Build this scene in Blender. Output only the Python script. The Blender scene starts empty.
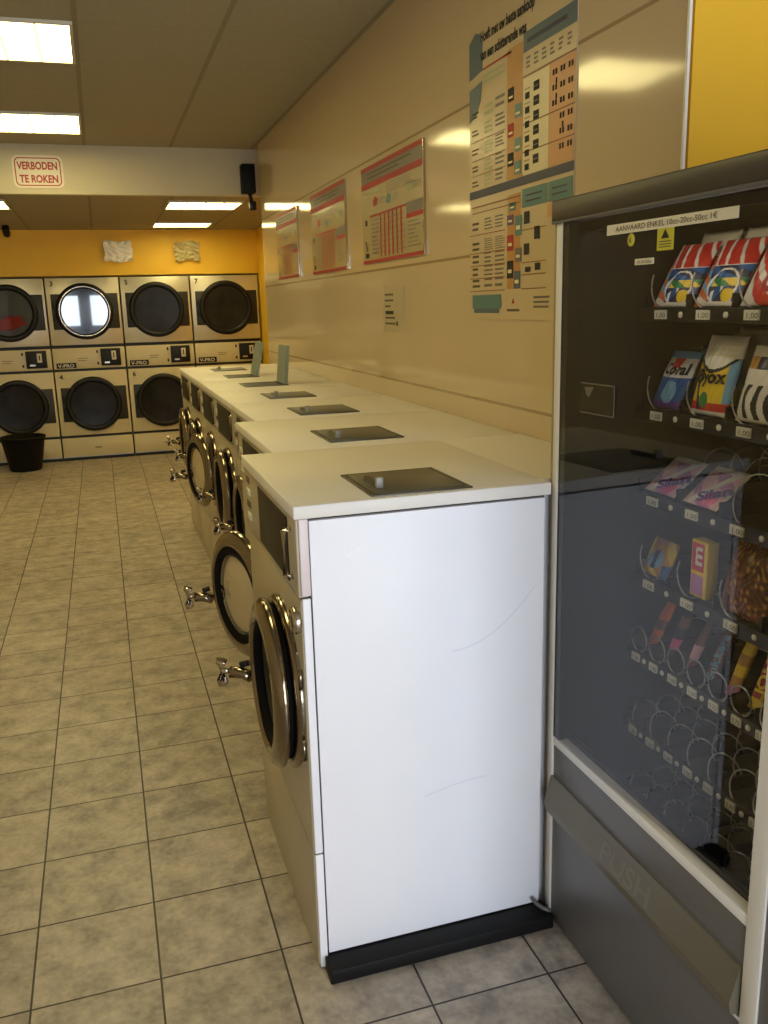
import bpy, bmesh, math, random
from mathutils import Vector, Matrix
random.seed(7)
S = 0.30                     # one floor tile (0.30 m) is the drawing unit of this script
col = bpy.context.scene.collection
sc = bpy.context.scene

# ------------------------------------------------------------------ camera
cam_data = bpy.data.cameras.new('camera')
cam = bpy.data.objects.new('camera', cam_data)
cam.location = (1.02286*S, -6.40591*S, 5.33077*S)
cam.rotation_mode = 'XYZ'
cam.rotation_euler = (1.33744, 0.02678, -0.30901)
cam_data.sensor_fit = 'VERTICAL'
cam_data.sensor_height = 36.0
cam_data.lens = 30.765
cam_data.clip_start = 0.02
col.objects.link(cam)
sc.camera = cam

# ------------------------------------------------------------------ world, daylight, exposure
sc.view_settings.view_transform = 'Standard'
sc.view_settings.look = 'None'
sc.view_settings.gamma = 1.0
sc.view_settings.use_curve_mapping = False
sc.view_settings.exposure = 0.0
LAMP = 13.5                   # brightness of the fluorescent fittings
DAY = 42.0                   # daylight through the shop front (watts per opening m2)
world = bpy.data.worlds.new('street_daylight')
sc.world = world
world.use_nodes = True
world.node_tree.nodes['Background'].inputs[0].default_value = (0.72, 0.84, 1.0, 1)
world.node_tree.nodes['Background'].inputs[1].default_value = 0.6

def daylight(name, x0, x1, z0, z1, y, power):
    l = bpy.data.lights.new(name, 'AREA'); l.shape = 'RECTANGLE'
    l.size = (x1-x0)*S; l.size_y = (z1-z0)*S
    l.energy = power*(x1-x0)*S*(z1-z0)*S; l.color = (0.80, 0.88, 1.0)
    o = bpy.data.objects.new(name, l); col.objects.link(o)
    o.location = ((x0+x1)/2*S, y*S, (z0+z1)/2*S)
    o.rotation_euler = (math.radians(90), 0, 0)      # shines into the room (+Y)
daylight('daylight_entrance', -2.0, 2.2, 0.1, 7.0, -13.6, DAY)
daylight('daylight_shop_window', 3.2, 6.8, 0.7, 7.4, -13.6, DAY)

# ------------------------------------------------------------------ materials
def lin(c):
    return tuple(((v/255)/12.92 if v/255 <= 0.04045 else (((v/255)+0.055)/1.055)**2.4) for v in c)
MATS = {}
def mat(name, rgb, rough=0.5, metal=0.0, spec=0.5, noise=0.0, nscale=8.0, bump=0.0, emit=None, coat=0.0):
    if name in MATS: return MATS[name]
    m = bpy.data.materials.new(name); m.use_nodes = True
    nt = m.node_tree; b = nt.nodes['Principled BSDF']
    c = lin(rgb)
    b.inputs['Base Color'].default_value = (*c, 1)
    b.inputs['Roughness'].default_value = rough
    b.inputs['Metallic'].default_value = metal
    b.inputs['Specular IOR Level'].default_value = spec
    b.inputs['Coat Weight'].default_value = coat
    b.inputs['Coat Roughness'].default_value = 0.08
    if emit:
        b.inputs['Emission Color'].default_value = (*emit[0], 1)
        b.inputs['Emission Strength'].default_value = emit[1]
    if noise or bump:
        tc = nt.nodes.new('ShaderNodeTexCoord')
        n = nt.nodes.new('ShaderNodeTexNoise'); n.inputs['Scale'].default_value = nscale
        n.inputs['Detail'].default_value = 5
        nt.links.new(tc.outputs['Object'], n.inputs['Vector'])
        if noise:
            r = nt.nodes.new('ShaderNodeMapRange')
            r.inputs['From Min'].default_value = 0.3; r.inputs['From Max'].default_value = 0.7
            r.inputs['To Min'].default_value = 1-noise; r.inputs['To Max'].default_value = 1+noise
            nt.links.new(n.outputs['Fac'], r.inputs['Value'])
            mx = nt.nodes.new('ShaderNodeVectorMath'); mx.operation = 'SCALE'
            mx.inputs[0].default_value = c
            nt.links.new(r.outputs['Result'], mx.inputs['Scale'])
            nt.links.new(mx.outputs['Vector'], b.inputs['Base Color'])
        if bump:
            bp = nt.nodes.new('ShaderNodeBump'); bp.inputs['Strength'].default_value = bump
            bp.inputs['Distance'].default_value = 0.01
            nt.links.new(n.outputs['Fac'], bp.inputs['Height'])
            nt.links.new(bp.outputs['Normal'], b.inputs['Normal'])
    MATS[name] = m
    return m

def math_node(nt, op, a, b=None, c=None):
    n = nt.nodes.new('ShaderNodeMath'); n.operation = op
    for i, v in enumerate((a, b, c)):
        if v is None: continue
        if isinstance(v, (int, float)): n.inputs[i].default_value = v
        else: nt.links.new(v, n.inputs[i])
    return n.outputs[0]

def grid_line(nt, coord, period, offset, width):
    """1 on a joint line of the given width, else 0"""
    v = math_node(nt, 'MODULO', math_node(nt, 'ADD', coord, 1000*period-offset+period/2), period)
    d = math_node(nt, 'ABSOLUTE', math_node(nt, 'SUBTRACT', v, period/2))
    return math_node(nt, 'LESS_THAN', d, width/2)

def floor_material():
    m = bpy.data.materials.new('floor_tiles'); m.use_nodes = True
    nt = m.node_tree; b = nt.nodes['Principled BSDF']
    tc = nt.nodes.new('ShaderNodeTexCoord'); sx = nt.nodes.new('ShaderNodeSeparateXYZ')
    nt.links.new(tc.outputs['Object'], sx.inputs[0])
    gx = grid_line(nt, sx.outputs[0], S, 0, 0.0052); gy = grid_line(nt, sx.outputs[1], S, 0, 0.0052)
    g = math_node(nt, 'MAXIMUM', gx, gy)
    fx = math_node(nt, 'FLOOR', math_node(nt, 'DIVIDE', sx.outputs[0], S))
    fy = math_node(nt, 'FLOOR', math_node(nt, 'DIVIDE', sx.outputs[1], S))
    cb = nt.nodes.new('ShaderNodeCombineXYZ'); nt.links.new(fx, cb.inputs[0]); nt.links.new(fy, cb.inputs[1])
    wn = nt.nodes.new('ShaderNodeTexWhiteNoise'); wn.noise_dimensions = '3D'
    nt.links.new(cb.outputs[0], wn.inputs['Vector'])
    # every tile shows another cut of the mottled print
    off = nt.nodes.new('ShaderNodeVectorMath'); off.operation = 'MULTIPLY_ADD'
    nt.links.new(wn.outputs['Color'], off.inputs[0]); off.inputs[1].default_value = (9, 9, 9)
    nt.links.new(tc.outputs['Object'], off.inputs[2])
    n1 = nt.nodes.new('ShaderNodeTexNoise'); n1.inputs['Scale'].default_value = 11; n1.inputs['Detail'].default_value = 7
    n1.inputs['Roughness'].default_value = 0.65
    nt.links.new(off.outputs[0], n1.inputs['Vector'])
    n2 = nt.nodes.new('ShaderNodeTexNoise'); n2.inputs['Scale'].default_value = 60; n2.inputs['Detail'].default_value = 4
    nt.links.new(off.outputs[0], n2.inputs['Vector'])
    f = math_node(nt, 'ADD', math_node(nt, 'MULTIPLY', n1.outputs['Fac'], 0.75), math_node(nt, 'MULTIPLY', n2.outputs['Fac'], 0.25))
    f = math_node(nt, 'ADD', f, math_node(nt, 'MULTIPLY', math_node(nt, 'SUBTRACT', wn.outputs['Value'], 0.5), 0.06))
    cr = nt.nodes.new('ShaderNodeValToRGB')
    e = cr.color_ramp.elements
    e[0].position = 0.34; e[0].color = (*lin((132, 123, 112)), 1)
    e[1].position = 0.66; e[1].color = (*lin((196, 184, 166)), 1)
    k = e.new(0.48); k.color = (*lin((166, 154, 139)), 1)
    nt.links.new(f, cr.inputs[0])
    mx = nt.nodes.new('ShaderNodeMix'); mx.data_type = 'RGBA'
    nt.links.new(g, mx.inputs['Factor']); nt.links.new(cr.outputs[0], mx.inputs['A'])
    mx.inputs['B'].default_value = (*lin((48, 41, 36)), 1)
    nt.links.new(mx.outputs['Result'], b.inputs['Base Color'])
    b.inputs['Roughness'].default_value = 0.42
    bp = nt.nodes.new('ShaderNodeBump'); bp.inputs['Strength'].default_value = 0.5; bp.inputs['Distance'].default_value = 0.002
    nt.links.new(math_node(nt, 'SUBTRACT', 1.0, g), bp.inputs['Height'])
    nt.links.new(bp.outputs['Normal'], b.inputs['Normal'])
    return m

def ceiling_material():
    m = bpy.data.materials.new('ceiling_tiles'); m.use_nodes = True
    nt = m.node_tree; b = nt.nodes['Principled BSDF']
    tc = nt.nodes.new('ShaderNodeTexCoord'); sx = nt.nodes.new('ShaderNodeSeparateXYZ')
    nt.links.new(tc.outputs['Object'], sx.inputs[0])
    gx = grid_line(nt, sx.outputs[0], 2.05*S, 1.1*S, 0.024)
    gy = grid_line(nt, sx.outputs[1], 2.05*S, 7.8*S, 0.014)
    n = nt.nodes.new('ShaderNodeTexNoise'); n.inputs['Scale'].default_value = 90
    nt.links.new(tc.outputs['Object'], n.inputs['Vector'])
    cr = nt.nodes.new('ShaderNodeValToRGB')
    cr.color_ramp.elements[0].color = (*lin((148, 139, 116)), 1); cr.color_ramp.elements[1].color = (*lin((170, 161, 138)), 1)
    nt.links.new(n.outputs['Fac'], cr.inputs[0])
    mx = nt.nodes.new('ShaderNodeMix'); mx.data_type = 'RGBA'
    nt.links.new(math_node(nt, 'MAXIMUM', math_node(nt, 'MULTIPLY', gx, 0.55), math_node(nt, 'MULTIPLY', gy, 0.16)), mx.inputs['Factor'])
    nt.links.new(cr.outputs[0], mx.inputs['A']); mx.inputs['B'].default_value = (*lin((118, 109, 88)), 1)
    nt.links.new(mx.outputs['Result'], b.inputs['Base Color'])
    b.inputs['Roughness'].default_value = 0.85
    return m

def wall_panel_material():
    m = bpy.data.materials.new('beige_laminate_panels'); m.use_nodes = True
    nt = m.node_tree; b = nt.nodes['Principled BSDF']
    tc = nt.nodes.new('ShaderNodeTexCoord'); sx = nt.nodes.new('ShaderNodeSeparateXYZ')
    nt.links.new(tc.outputs['Object'], sx.inputs[0])
    g = math_node(nt, 'MULTIPLY', grid_line(nt, sx.outputs[2], 1.65*S, 7.5*S, 0.010), math_node(nt, 'LESS_THAN', sx.outputs[2], 8*S))
    mx = nt.nodes.new('ShaderNodeMix'); mx.data_type = 'RGBA'
    nt.links.new(math_node(nt, 'MULTIPLY', g, 0.6), mx.inputs['Factor'])
    mx.inputs['A'].default_value = (*lin((204, 184, 150)), 1); mx.inputs['B'].default_value = (*lin((120, 96, 58)), 1)
    nt.links.new(mx.outputs['Result'], b.inputs['Base Color'])
    b.inputs['Roughness'].default_value = 0.09
    b.inputs['Specular IOR Level'].default_value = 0.36
    n = nt.nodes.new('ShaderNodeTexNoise'); n.inputs['Scale'].default_value = 1.6; n.inputs['Detail'].default_value = 2
    nt.links.new(tc.outputs['Object'], n.inputs['Vector'])
    bp = nt.nodes.new('ShaderNodeBump'); bp.inputs['Strength'].default_value = 0.06; bp.inputs['Distance'].default_value = 0.03
    nt.links.new(n.outputs['Fac'], bp.inputs['Height']); nt.links.new(bp.outputs['Normal'], b.inputs['Normal'])
    return m

def glass_material(name, tint, rough=0.0, boost=1.0, ior=1.5):
    """thin clear pane: see-through, with the mirror reflection of glass"""
    m = bpy.data.materials.new(name); m.use_nodes = True
    nt = m.node_tree
    for n in list(nt.nodes):
        if n.type != 'OUTPUT_MATERIAL': nt.nodes.remove(n)
    out = [n for n in nt.nodes if n.type == 'OUTPUT_MATERIAL'][0]
    t = nt.nodes.new('ShaderNodeBsdfTransparent'); t.inputs[0].default_value = (*tint, 1)
    g = nt.nodes.new('ShaderNodeBsdfGlossy'); g.inputs['Roughness'].default_value = rough
    f = nt.nodes.new('ShaderNodeFresnel')
    ge = nt.nodes.new('ShaderNodeNewGeometry')      # same reflectance on both faces of the pane
    nt.links.new(math_node(nt, 'MULTIPLY_ADD', ge.outputs['Backfacing'], 1/ior-ior, ior), f.inputs['IOR'])
    k = math_node(nt, 'MULTIPLY', f.outputs[0], boost)
    mx = nt.nodes.new('ShaderNodeMixShader')
    nt.links.new(k, mx.inputs[0]); nt.links.new(t.outputs[0], mx.inputs[1]); nt.links.new(g.outputs[0], mx.inputs[2])
    nt.links.new(mx.outputs[0], out.inputs[0])
    MATS[name] = m
    return m

# ------------------------------------------------------------------ mesh helpers
class MB:
    """collects shapes (world coordinates in tile units) into ONE mesh"""
    def __init__(self):
        self.bm = bmesh.new(); self.mats = []
    def mi(self, m):
        if m not in self.mats: self.mats.append(m)
        return self.mats.index(m)
    def box(self, x0, x1, y0, y1, z0, z1, m, bev=0.0, seg=2):
        t = bmesh.new()
        bmesh.ops.create_cube(t, size=1)
        for v in t.verts:
            v.co = Vector(((x0+x1)/2+v.co.x*(x1-x0), (y0+y1)/2+v.co.y*(y1-y0), (z0+z1)/2+v.co.z*(z1-z0)))
        if bev: bmesh.ops.bevel(t, geom=t.edges[:], offset=bev, segments=seg, affect='EDGES', profile=0.5)
        self.merge(t, m, bool(bev)); return self
    def merge(self, t, m, smooth=False, mtx=None):
        k = self.mi(m); mp = {}
        for v in t.verts: mp[v] = self.bm.verts.new(mtx @ v.co if mtx else v.co)
        for f in t.faces:
            try: g = self.bm.faces.new([mp[v] for v in f.verts])
            except ValueError: continue
            g.material_index = k; g.smooth = smooth
        t.free()
    def quad(self, a, b, c, d, m):
        f = self.bm.faces.new([self.bm.verts.new(Vector(p)) for p in (a, b, c, d)]); f.material_index = self.mi(m)
    def poly(self, pts, m):
        f = self.bm.faces.new([self.bm.verts.new(Vector(p)) for p in pts]); f.material_index = self.mi(m)
    def prism(self, pts, d, m):
        """polygon pts pushed along vector d"""
        d = Vector(d); a = [self.bm.verts.new(Vector(p)) for p in pts]; b = [self.bm.verts.new(Vector(p)+d) for p in pts]
        k = self.mi(m); n = len(pts); fs = [self.bm.faces.new(a[::-1]), self.bm.faces.new(b)]
        for i in range(n): fs.append(self.bm.faces.new([a[i], a[(i+1) % n], b[(i+1) % n], b[i]]))
        for f in fs: f.material_index = k
        return self
    def lathe(self, c, e1, e2, n, prof, m, seg=48, cap0=False, cap1=False):
        """prof = [(radius, height along n)], rings around centre c"""
        c, e1, e2, n = Vector(c), Vector(e1).normalized(), Vector(e2).normalized(), Vector(n).normalized()
        k = self.mi(m); rings = []
        for r, h in prof:
            if r < 1e-6: rings.append([self.bm.verts.new(c+n*h)])
            else: rings.append([self.bm.verts.new(c+n*h+(e1*math.cos(2*math.pi*i/seg)+e2*math.sin(2*math.pi*i/seg))*r) for i in range(seg)])
        for A, B in zip(rings, rings[1:]):
            for i in range(seg):
                j = (i+1) % seg
                q = [A[i % len(A)], A[j % len(A)], B[j % len(B)], B[i % len(B)]]
                q = list(dict.fromkeys(q))
                if len(q) < 3: continue
                f = self.bm.faces.new(q); f.material_index = k; f.smooth = True
        for on, R in ((cap0, rings[0]), (cap1, rings[-1])):
            if on and len(R) > 1: f = self.bm.faces.new(R); f.material_index = k
        return self
    def tube(self, pts, r, m, seg=8, cap=True):
        pts = [Vector(p) for p in pts]; k = self.mi(m); rings = []
        up = Vector((0, 0, 1))
        for i, p in enumerate(pts):
            d = (pts[min(i+1, len(pts)-1)]-pts[max(i-1, 0)]).normalized()
            a = d.cross(up)
            if a.length < 1e-3: a = d.cross(Vector((0, 1, 0)))
            a.normalize(); b = d.cross(a)
            rings.append([self.bm.verts.new(p+(a*math.cos(2*math.pi*j/seg)+b*math.sin(2*math.pi*j/seg))*r) for j in range(seg)])
        for A, B in zip(rings, rings[1:]):
            for j in range(seg):
                f = self.bm.faces.new([A[j], A[(j+1) % seg], B[(j+1) % seg], B[j]]); f.material_index = k; f.smooth = True
        if cap:
            for R in (rings[0], rings[-1]):
                f = self.bm.faces.new(R); f.material_index = k
        return self
    def text(self, s, origin, ex, ey, size, m, bold=0.0, shear=0.0, align='LEFT', depth=0.004, width=None):
        """lettering laid on the plane (ex, ey) at origin; size = letter height unit"""
        t = text_mesh(s, bold, shear, align)
        ex, ey = Vector(ex).normalized(), Vector(ey).normalized(); n = ex.cross(ey)
        w = max(v.co.x for v in t.verts)-min(v.co.x for v in t.verts)
        sx = size if width is None else width/w
        M = Matrix.Translation(Vector(origin)+n*depth) @ Matrix((( ex.x*sx, ey.x*size, n.x, 0), (ex.y*sx, ey.y*size, n.y, 0), (ex.z*sx, ey.z*size, n.z, 0), (0, 0, 0, 1)))
        self.merge(t, m, False, M); return self
    def build(self, name, parent=None, origin=None, recalc=True):
        if recalc: bmesh.ops.recalc_face_normals(self.bm, faces=self.bm.faces[:])
        o0 = Vector(origin if origin is not None else ORIG.get(parent.name, (0, 0, 0)) if parent else (0, 0, 0))
        for v in self.bm.verts: v.co = (v.co-o0)*S
        me = bpy.data.meshes.new(name); self.bm.to_mesh(me); self.bm.free()
        for m in self.mats: me.materials.append(m)
        o = bpy.data.objects.new(name, me); col.objects.link(o)
        if parent: o.parent = parent
        else: o.location = o0*S
        ORIG[o.name] = o0
        return o
ORIG = {}
_tc = {}
def text_mesh(s, bold, shear, align):
    key = (s, bold, shear, align)
    if key not in _tc:
        cu = bpy.data.curves.new('lettering', 'FONT'); cu.body = s; cu.offset = bold; cu.shear = shear
        cu.align_x = align; cu.resolution_u = 3
        o = bpy.data.objects.new('lettering', cu); col.objects.link(o)
        bpy.context.view_layer.update()
        ev = o.evaluated_get(bpy.context.evaluated_depsgraph_get())
        me = bpy.data.meshes.new_from_object(ev)
        _tc[key] = ([tuple(v.co) for v in me.vertices], [tuple(p.vertices) for p in me.polygons])
        bpy.data.objects.remove(o); bpy.data.curves.remove(cu); bpy.data.meshes.remove(me)
    t = bmesh.new(); vs = [t.verts.new(c) for c in _tc[key][0]]
    for p in _tc[key][1]:
        try: t.faces.new([vs[i] for i in p])
        except ValueError: pass
    return t

def tag(o, label=None, cat=None, group=None, kind=None):
    if label: o['label'] = label
    if cat: o['category'] = cat
    if group: o['group'] = group
    if kind: o['kind'] = kind
    return o
def thing(name, loc, label, cat, group=None):
    o = bpy.data.objects.new(name, None); col.objects.link(o)
    o.empty_display_size = 0.05
    o.location = Vector(loc)*S; ORIG[o.name] = Vector(loc)
    return tag(o, label, cat, group)
def structure(o): o['kind'] = 'structure'; return o

# palette
FLOOR = floor_material(); CEIL = ceiling_material(); PANEL = wall_panel_material()
YELLOW = mat('yellow_wall_paint', (246, 196, 50), 0.55, noise=0.04, nscale=3)
BEAMW = mat('beam_white_paint', (200, 188, 154), 0.6, noise=0.02, nscale=4)
PLAIN = mat('plain_wall_paint', (196, 182, 150), 0.7, noise=0.03, nscale=2)
WHITE_TRIM = mat('white_trim', (238, 238, 232), 0.4)
ENAMEL = mat('white_enamel', (240, 238, 242), 0.38, noise=0.012, nscale=5, spec=0.35)
TOPW = mat('cream_worktop', (230, 223, 214), 0.42, noise=0.012, nscale=4, spec=0.35)
BEIGE = mat('beige_enamel', (180, 167, 140), 0.3, noise=0.015, nscale=5)
PINKISH = mat('pale_pink_plastic', (224, 208, 206), 0.4)
CHROME = mat('chrome', (206, 198, 184), 0.12, 1.0)
BRUSHED = mat('brushed_steel', (198, 192, 178), 0.3, 1.0, noise=0.05, nscale=30)
DKCHROME = mat('smoked_chrome', (146, 134, 116), 0.14, 1.0)
BLACK = mat('black_rubber', (15, 14, 13), 0.6, spec=0.25)
BLACKP = mat('black_plastic', (20, 18, 17), 0.45, spec=0.35)
DGLASS = mat('dark_door_glass', (9, 9, 11), 0.05, spec=0.6)
GASKET = mat('door_rubber', (12, 11, 11), 0.8, spec=0.15)
DISCW = mat('pale_door_disc', (226, 214, 186), 0.4)
DISPLAY = mat('dark_display', (36, 32, 26), 0.45, spec=0.25)
LIDGREY = mat('grey_metal_lid', (112, 110, 100), 0.38, 0.55, noise=0.05, nscale=20)
LIDRIM = mat('grey_lid_rim', (88, 86, 78), 0.4, 0.5)
GRIP = mat('lid_grip_grey', (150, 146, 134), 0.4)
FLAPG = mat('grey_green_flap', (136, 146, 134), 0.45)
DKBAND = mat('charcoal_plastic', (38, 36, 35), 0.4)
VGREY = mat('vending_grey', (98, 95, 92), 0.36, noise=0.02, nscale=6)
VTOP = mat('vending_dark_grey', (60, 54, 48), 0.4, noise=0.02, nscale=6)
VOLIVE = mat('olive_grey_plastic', (104, 98, 82), 0.4, noise=0.02, nscale=6)
VOLIVE2 = mat('embossed_olive_grey', (120, 114, 98), 0.5)
VSIDE = mat('vending_side_beige', (150, 138, 112), 0.45)
ALU = mat('white_aluminium', (226, 222, 214), 0.35)
VBLACK = mat('vending_interior_black', (15, 13, 11), 0.55)
WIRE = mat('spiral_wire', (184, 182, 176), 0.35, 1.0)
TAGW = mat('price_tag_paper', (226, 222, 200), 0.6)
INK = mat('black_ink', (24, 22, 22), 0.6)
INK2 = mat('grey_brown_ink', (98, 84, 62), 0.6)
RED = mat('red_ink', (168, 36, 34), 0.5)
LAUNDRY = mat('red_cloth', (176, 46, 46), 0.8, bump=0.6, nscale=14)

# ------------------------------------------------------------------ the setting
b = MB(); b.box(-6, 8, -14, 30, -0.3, 0, FLOOR); structure(b.build('floor'))
b = MB(); b.box(-6, 8, -14, 17.63, 9.31, 9.6, CEIL); structure(b.build('ceiling'))
b = MB(); b.box(-6, 8, 17.88, 30, 8.165, 8.6, CEIL); structure(b.build('ceiling_rear'))
b = MB(); b.box(-6, 8, 17.63, 17.9, 8.165, 9.4, BEAMW); structure(b.build('ceiling_beam'))
b = MB()
b.box(5.25, 5.45, -0.20, 16.95, 0, 9.31, PANEL)
b.box(5.25, 5.262, -0.50, -0.20, 6.10, 9.31, PANEL)
structure(b.build('wall_right_panelled'))
b = MB(); b.box(5.45, 7.1, -0.3, -0.2, 0, 9.31, YELLOW); b.box(5.45, 6.95, 16.85, 16.95, 0, 9.31, YELLOW)
structure(b.build('wall_right_return'))
b = MB(); b.box(5.242, 5.264, -0.525, -0.50, 6.10, 9.31, WHITE_TRIM); structure(b.build('trim_1'))
b = MB(); b.box(7.1, 7.4, -14, 16.9, 0, 9.4, YELLOW); b.box(6.95, 7.4, 16.9, 30, 0, 9.4, YELLOW); structure(b.build('wall_right'))
b = MB(); b.box(-6, 8, 27.72, 27.95, 6.60, 8.3, YELLOW); b.box(-6, 8, 29.9, 30.2, 0, 8.6, YELLOW); structure(b.build('wall_rear'))
b = MB(); b.box(-5.6, -5.3, -14, 30, 0, 9.4, PLAIN); structure(b.build('wall_left'))
b = MB()
Y0, Y1 = -13.3, -13.0
b.box(-6, -2.1, Y0, Y1, 0, 9.4, PLAIN); b.box(-2.1, 2.3, Y0, Y1, 7.2, 9.4, PLAIN)
b.box(2.3, 3.1, Y0, Y1, 0, 9.4, PLAIN); b.box(3.1, 6.9, Y0, Y1, 0, 0.6, PLAIN)
b.box(3.1, 6.9, Y0, Y1, 7.5, 9.4, PLAIN); b.box(6.9, 8, Y0, Y1, 0, 9.4, PLAIN)
structure(b.build('wall_front'))
FRAME = mat('dark_shop_frame', (52, 48, 44), 0.4)
PANE = glass_material('shop_window_glass', (0.97, 0.98, 0.98))
b = MB()
for x0, x1 in ((-2.1, -1.75), (-0.35, 0.55), (1.95, 2.3)): b.box(x0, x1, -13.25, -13.05, 0, 7.2, FRAME)  # wide middle stile shaped to mirror as a dark figure in the dryer glass
for x0, x1 in ((-1.75, -0.35), (0.55, 1.95)):
    b.box(x0, x1, -13.24, -13.06, 0, 0.5, FRAME); b.box(x0, x1, -13.24, -13.06, 3.5, 4.3, FRAME); b.box(x0, x1, -13.24, -13.06, 6.6, 7.2, FRAME)
    b.box(x0, x1, -13.16, -13.14, 0.5, 3.5, PANE); b.box(x0, x1, -13.16, -13.14, 4.3, 6.6, PANE)
b.tube([(0.3, -12.98, 3.0), (0.3, -12.98, 4.2)], 0.04, CHROME)
structure(b.build('door_1'))
b = MB()
for x in (3.1, 6.76): b.box(x, x+0.14, -13.25, -13.05, 0.6, 7.5, FRAME)
for z in (0.6, 7.36): b.box(3.2, 6.8, -13.24, -13.06, z, z+0.14, FRAME)
b.box(3.2, 6.8, -13.16, -13.14, 0.7, 7.4, PANE)
structure(b.build('window_1'))

# ------------------------------------------------------------------ ceiling lights
TUBE = mat('fluorescent_diffuser', (255, 246, 225), 0.5, emit=((1.0, 0.85, 0.37), LAMP))
LOUVRE = mat('lamp_louvre', (226, 212, 176), 0.5, emit=((1.0, 0.74, 0.38), LAMP*0.1))
LFRAME = mat('lamp_frame', (214, 204, 178), 0.5)
def ceiling_light(x0, x1, y0, y1, z, n, label, group=None):
    t = thing('ceiling_light', ((x0+x1)/2, (y0+y1)/2, z), label, 'ceiling light', group)
    b = MB()
    b.box(x0, x1, y0, y0+0.05, z-0.05, z+0.02, LFRAME); b.box(x0, x1, y1-0.05, y1, z-0.05, z+0.02, LFRAME)
    b.box(x0, x0+0.05, y0+0.05, y1-0.05, z-0.05, z+0.02, LFRAME); b.box(x1-0.05, x1, y0+0.05, y1-0.05, z-0.05, z+0.02, LFRAME)
    b.build('lamp_frame', t)
    b = MB(); b.box(x0+0.05, x1-0.05, y0+0.05, y1-0.05, z-0.025, z-0.005, TUBE); b.build('lamp_diffuser', t)
    b = MB()
    for i in range(1, n):
        x = x0+(x1-x0)*i/n; b.box(x-0.018, x+0.018, y0+0.05, y1-0.05, z-0.05, z-0.025, LOUVRE)
    b.build('lamp_louvre', t)
ceiling_light(-0.97, 1.07, 7.80, 9.90, 9.31, 4, 'large glowing square ceiling light nearest the camera, at the top left corner')
ceiling_light(-0.97, 1.07, 13.95, 16.0, 9.31, 4, 'glowing square ceiling light just in front of the white beam with the red sign')
ceiling_light(3.10, 5.12, 18.75, 20.5, 8.165, 4, 'glowing ceiling light behind the white beam, to the right, larger of the pair there')
ceiling_light(3.08, 5.0, 24.72, 26.2, 8.165, 4, 'small far glowing ceiling light close to the yellow rear wall')
ceiling_light(-0.97, 1.07, 1.65, 3.75, 9.31, 4, 'glowing square ceiling light above the nearest washing machine, out of the picture')
ceiling_light(-3.0, -0.95, 18.8, 20.7, 8.165, 4, 'glowing ceiling light behind the white beam, cut by the left picture edge')

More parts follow.
